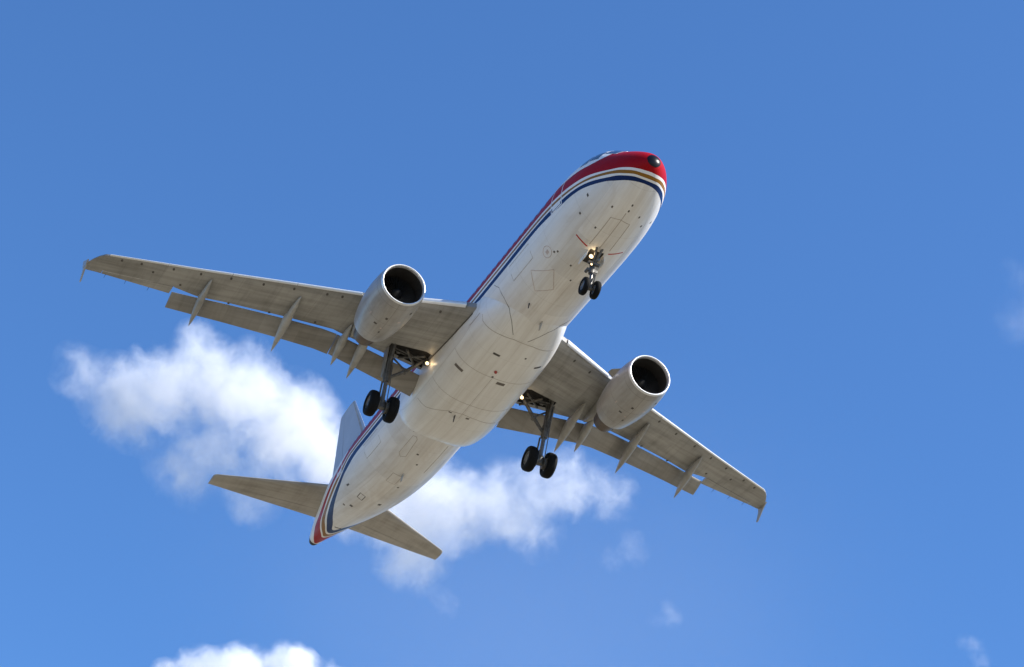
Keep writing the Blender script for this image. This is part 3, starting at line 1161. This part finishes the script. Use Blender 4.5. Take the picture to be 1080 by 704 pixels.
# dark seam where the aft end of the fairing meets the hull
pts = []
for i in range(2, 47):
    for r in FA_RINGS[50:]:
        x, y, z = r[i]
        w, t, b = fdim(x)
        if (y / w) ** 2 + ((z - (t + b) / 2) / ((t - b) / 2)) ** 2 < 1.0:
            pts.append((x, y, z))
            break
bm = bmesh.new()
tube(bm, pts, .022, 8)
link('fairing_seam', bm, 'mark', fair, 60)
# red tow limit lines beside the nose gear
for s in (1, -1):
    ribbon('tow_limit_line', [(4.72, s * .47), (4.66, s * .75), (4.6, s * 1.05)], .07, 'red')
# hanging blades and the red beacon
for x, y, h, l, par, nm in ((10.33, -.17, .34, .34, fus, 'blade_antenna'), (6.9, -.35, .22, .26, fus, 'blade_antenna'), (24.6, .1, .34, .34, fus, 'blade_antenna'), (18.13, .28, .30, .2, fair, 'drain_mast'), (9.6, .75, .22, .14, fus, 'drain_mast')):
    z = drop(x, y)[0].z + .03
    bm = bmesh.new()
    rings = []
    for t in np.linspace(0, 1, 5):
        c_ = l * (1 - .45 * t)
        x0 = x - l / 2 + .5 * l * t
        rings.append([Vector((x0 + c_ * (.5 - .5 * math.cos(a)), y + .028 * math.sin(a) * (1 - .4 * t), z - h * t)) for a in (2 * math.pi * i / 12 for i in range(12))])
    loft(bm, rings)
    link(nm, bm, 'mark' if nm == 'drain_mast' else 'can', par, 40)
bm = bmesh.new()
z = drop(14.13, .13)[0].z
lathe(bm, [(-.03, .07), (.02, .07), (.06, .06), (.09, .035), (.10, .005)], (14.13, .13, z), (0, 0, -1), 20)
link('beacon', bm, 'beacon', fair, 60)


def side_ribbon(name, pts, w, mat, s):
    """strip along (x, angle) points on the hull side"""
    P_ = []
    for (x0, a0), (x1, a1) in zip(pts[:-1], pts[1:]):
        for i in range(14):
            P_.append((x0 + (x1 - x0) * i / 14, a0 + (a1 - a0) * i / 14))
    P_.append(pts[-1])
    bm = bmesh.new()
    rings = []
    for i, (x, a) in enumerate(P_):
        p0, p1 = P_[max(i - 1, 0)], P_[min(i + 1, len(P_) - 1)]
        c = fpt(x, s * a, .007)
        t = fpt(p1[0], s * p1[1]) - fpt(p0[0], s * p0[1])
        nn = (c - fpt(x, s * a, -.1)).normalized()
        sd = nn.cross(t).normalized() * w / 2
        rings.append([c + sd, c - sd, c - sd - nn * .02, c + sd - nn * .02])
    loft(bm, rings)
    return link(name, bm, mat, fus, 0)


def side_panel(name, x0, x1, a0, a1, mat, s, off=.006, nx_=6, na_=8, rad=0.0, par=None):
    """rounded plate on the hull side between stations and angles"""
    bm = bmesh.new()
    cx, ca, hx, ha = (x0 + x1) / 2, (a0 + a1) / 2, (x1 - x0) / 2, (a1 - a0) / 2
    out = []
    for i in range(28):
        t = 2 * math.pi * i / 28
        c, q = math.cos(t), math.sin(t)
        e = .4 if rad else .12
        out.append((cx + hx * math.copysign(abs(c) ** e, c), ca + ha * math.copysign(abs(q) ** e, q)))
    vo = [bm.verts.new(fpt(x, s * a, off)) for x, a in out]
    mid = [bm.verts.new(fpt(cx + (x - cx) * .5, s * (ca + (a - ca) * .5), off)) for x, a in out]
    vi = [bm.verts.new(fpt(x, s * a, -.03)) for x, a in out]
    c0 = bm.verts.new(fpt(cx, s * ca, off))
    for i in range(28):
        j = (i + 1) % 28
        bm.faces.new((vo[i], vo[j], mid[j], mid[i]))
        bm.faces.new((mid[i], mid[j], c0))
        bm.faces.new((vo[i], vi[i], vi[j], vo[j]))
    return link(name, bm, mat, par or fus, 30)


for s in (1, -1):
    # cabin doors, outlined in white across the stripes
    for x0, x1 in ((4.55, 5.42), (29.0, 29.8)):
        for pts in ([(x0, 1.32), (x0, 1.95), (x0 + .1, 2.25), (x1 - .1, 2.25), (x1, 1.95), (x1, 1.32), (x0, 1.32)],):
            side_ribbon('door_outline', pts, .05, 'pale', s)
        side_panel('door_sill', x0 + .1, x1 - .1, 1.35, 1.42, 'pale', s)
    # cabin windows
    x = 6.35
    while x < 28.6:
        if not (13.6 < x < 13.9):
            side_panel('cabin_window', x - .12, x + .12, 1.80, 1.96, 'glass', s, .006, rad=1)
        x += .533 if x > 7 else .533
    # cockpit panes
    for x0, x1, a0, a1 in ((1.62, 2.28, 2.30, 2.72), (2.36, 2.92, 2.02, 2.40), (3.0, 3.5, 1.98, 2.26)):
        side_panel('cockpit_pane', x0 - .06, x1 + .06, a0 - .03, a1 + .03, 'frame', s, .006)
        side_panel('cockpit_pane', x0, x1, a0, a1, 'glass', s, .012)
# dark line where the wing root meets the fairing
for s in (1, -1):
    bm = bmesh.new()
    pts = []
    for x in np.linspace(12.75, 17.6, 26):
        y = 1.5
        # lower wing skin meets the fairing flank
        while y < 2.6:
            h = FAIR_BVH.ray_cast(Vector((x, s * 4, wpt(y, x, -1, 1).z)), Vector((0, -s, 0)))
            if h[0] is not None and abs(h[0].y) <= y:
                break
            y += .01
        p = wpt(y, x, -1, s)
        pts.append(p + Vector((0, s * .005, -.005)))
    tube(bm, pts, .032, 8)
    link('root_seal', bm, 'mark', fair, 60)

# ------------------------------------------------------------------ clouds


def sky_dir(u, v):
    """world direction of a spot of sky (photograph pixels, 1080 wide)"""
    return (PITCH.to_3x3() @ (CAM_R * ((u - 540) / 2673.658) + CAM_D * ((v - 352) / 2673.658) + CAM_F)).normalized()


def cloud(label, blobs, dist, dens, size, seed, thr=.0, amp=1.0, rough=.6, flat=.45, power=1.6, kind=None):
    """blobs: (u, v, radius in pixels, depth offset in pixels, weight); all turned into metres `dist` away"""
    k = dist / 2673.658
    cs = []
    for u, v, r, dz, w in blobs:
        cs.append((Vector((0, 0, 1.7)) + sky_dir(u, v) * (dist + dz * k), r * k, w))
    o0 = sum((c for c, r, w in cs), Vector()) / len(cs)
    ax = (sky_dir(blobs[0][0], blobs[0][1]) + SUN).normalized()     # the layer is thinner this way
    bm = bmesh.new()
    for c, r, w in cs:
        q = bmesh.ops.create_icosphere(bm, subdivisions=3, radius=r)
        for v in q['verts']:
            v.co -= ax * v.co.dot(ax) * (1 - flat)
            v.co += c - o0
    n = N('cloud_vapour')
    p = n.coord()
    L = size * k
    de = 1.0
    if kind:
        sq_ = lambda q: q + ax * q.dot(ax) * (1 / flat - 1)
        dn = n.vmath('DOT_PRODUCT', p, tuple(ax * (1 / flat - 1)))
        q = n.vmath('ADD', p, n.vmath('MULTIPLY', n.comb(dn, dn, dn), tuple(ax)))
        de = 0.0
        for c, r, w in cs:
            g = n.math('SUBTRACT', 1.0, n.math('DIVIDE', n.vmath('DISTANCE', q, tuple(sq_(c - o0))), r), clamp=True)
            de = n.math('ADD', de, n.math('MULTIPLY', n.math('POWER', g, 1.7), w))
    else:
        wz = n.n('ShaderNodeTexNoise')
        n.put(wz.inputs['Vector'], p)
        wz.inputs['Scale'].default_value = 1 / (L * .8)
        wz.inputs['Detail'].default_value = 4
        wz.inputs['Roughness'].default_value = .62
        wp = n.vmath('ADD', p, n.vmath('MULTIPLY', n.vmath('SUBTRACT', wz.outputs['Color'], (.5, .5, .5)), (L * .9,) * 3))
        sq_ = lambda q: q + ax * q.dot(ax) * (1 / flat - 1)          # undo the flattening, so blobs read as balls
        dn = n.vmath('DOT_PRODUCT', wp, tuple(ax * (1 / flat - 1)))
        q = n.vmath('ADD', wp, n.vmath('MULTIPLY', n.comb(dn, dn, dn), tuple(ax)))
        f = None
        for c, r, w in cs:
            g = n.math('MULTIPLY_ADD', n.vmath('DISTANCE', q, tuple(sq_(c - o0))), -w * 1.25 / r, w * 1.25)
            f = g if f is None else n.math('SMOOTH_MAX', f, g, .3)
        ns = n.noise(n.vmath('ADD', wp, (seed * 97.0, seed * 31.0, 0)), 1 / L, 8, rough, .3)
        t = n.math('ADD', f, n.math('MULTIPLY', n.math('SUBTRACT', ns, .5), 2.4 * amp))
        de = n.ramp(t, -.12 + thr, 1.15 + thr)
        de = n.math('POWER', n.math('MAXIMUM', de, 0.0), power)
        de = n.math('MULTIPLY', de, n.ramp(f, .02, .35))
    v = n.n('ShaderNodeVolumePrincipled')
    v.inputs['Color'].default_value = (.997, .997, .997, 1)
    v.inputs['Anisotropy'].default_value = .15
    n.put(v.inputs['Density'], n.math('MULTIPLY', de, dens / k))
    n.t.links.new(v.outputs[0], n.out.inputs['Volume'])
    o = link('thin_cloud_veil' if kind else 'cloud', bm, n.m, None, 0)
    md = o.modifiers.new('union', 'REMESH')
    md.mode = 'VOXEL'
    md.voxel_size = max(2.0, min(r for c, r, w in cs) * .2 * (flat + .3))
    o.location = o0
    bpy.context.view_layer.update()
    me = bpy.data.meshes.new_from_object(o.evaluated_get(bpy.context.evaluated_depsgraph_get()))
    o.modifiers.clear()
    o.data = me
    if kind:
        o['kind'] = kind
    o['label'] = label
    o['category'] = 'cloud'
    return o


cloud('big soft white cumulus cloud spreading behind the airliner tail', [
    (128, 425, 62, 0, 1.1), (175, 412, 62, 6, 1.3), (222, 405, 64, -4, 1.35), (268, 418, 64, 4, 1.4), (315, 445, 66, -4, 1.45), (345, 485, 68, 0, 1.45), (285, 462, 58, 0, 1.2),
    (212, 372, 42, 3, .95), (265, 385, 40, -3, .95), (85, 398, 44, 0, .6), (375, 525, 64, 0, 1.35), (430, 540, 66, 4, 1.35), (475, 535, 64, -4, 1.35),
    (530, 530, 58, 0, 1.15), (600, 510, 48, 0, .95), (640, 520, 42, 0, .6), (430, 580, 58, 0, .95), (560, 558, 44, 0, .7), (195, 490, 58, 0, .62), (235, 480, 50, 0, .75), (262, 515, 52, 0, .62), (575, 515, 48, 0, .85)],
    2600, .035, 46, 4.0, .0, 1.42, .76)
cloud('small white cloud top at the bottom edge of the sky below the tail', [
    (215, 716, 42, 0, 1.0), (265, 716, 46, 0, 1.1), (310, 711, 42, 0, 1.1), (350, 725, 36, 0, .9), (250, 735, 60, 0, 1.1), (180, 722, 32, 0, .8)], 2400, .09, 36, 3.0, -.08, 1.2, .68)
cloud('faint cloud wisp right of the big cloud, below the flying airliner', [(666, 578, 26, 0, .9), (645, 590, 20, 0, .6)], 2600, .012, 22, 5.0, .0, 1.3, .68)
cloud('tiny pale cloud scrap low in the blue sky right of centre', [(706, 648, 20, 0, .9), (690, 654, 14, 0, .6)], 2600, .009, 18, 9.0, .0, 1.3, .68)
cloud('thin curled cloud wisp in the lower right corner of the sky', [(1026, 684, 20, 0, .8), (1034, 696, 18, 0, .8), (1016, 678, 12, 0, .5)], 2600, .011, 18, 12.0, .0, 1.3, .68)
cloud('dim cloud veil at the right edge of the sky beside mid height', [(1074, 335, 40, 0, .8), (1084, 300, 40, 0, .6)], 2600, .004, 40, 14.0, .0, 1.2, .66)
cloud('faint cloud streak low in the sky between the big cloud and the bottom cloud', [(470, 634, 22, 0, .8), (458, 625, 16, 0, .5), (300, 640, 26, 0, .6)][:2], 2600, .012, 18, 17.0, .0, 1.3, .68)
cloud('very thin pale veil of high cloud over the lower middle of the sky', [
    (560, 690, 420, 0, 1.0), (760, 640, 330, 20, .6), (360, 660, 330, -10, .5)], 4200, .0005, 240, 21.0, kind='stuff', flat=.3)
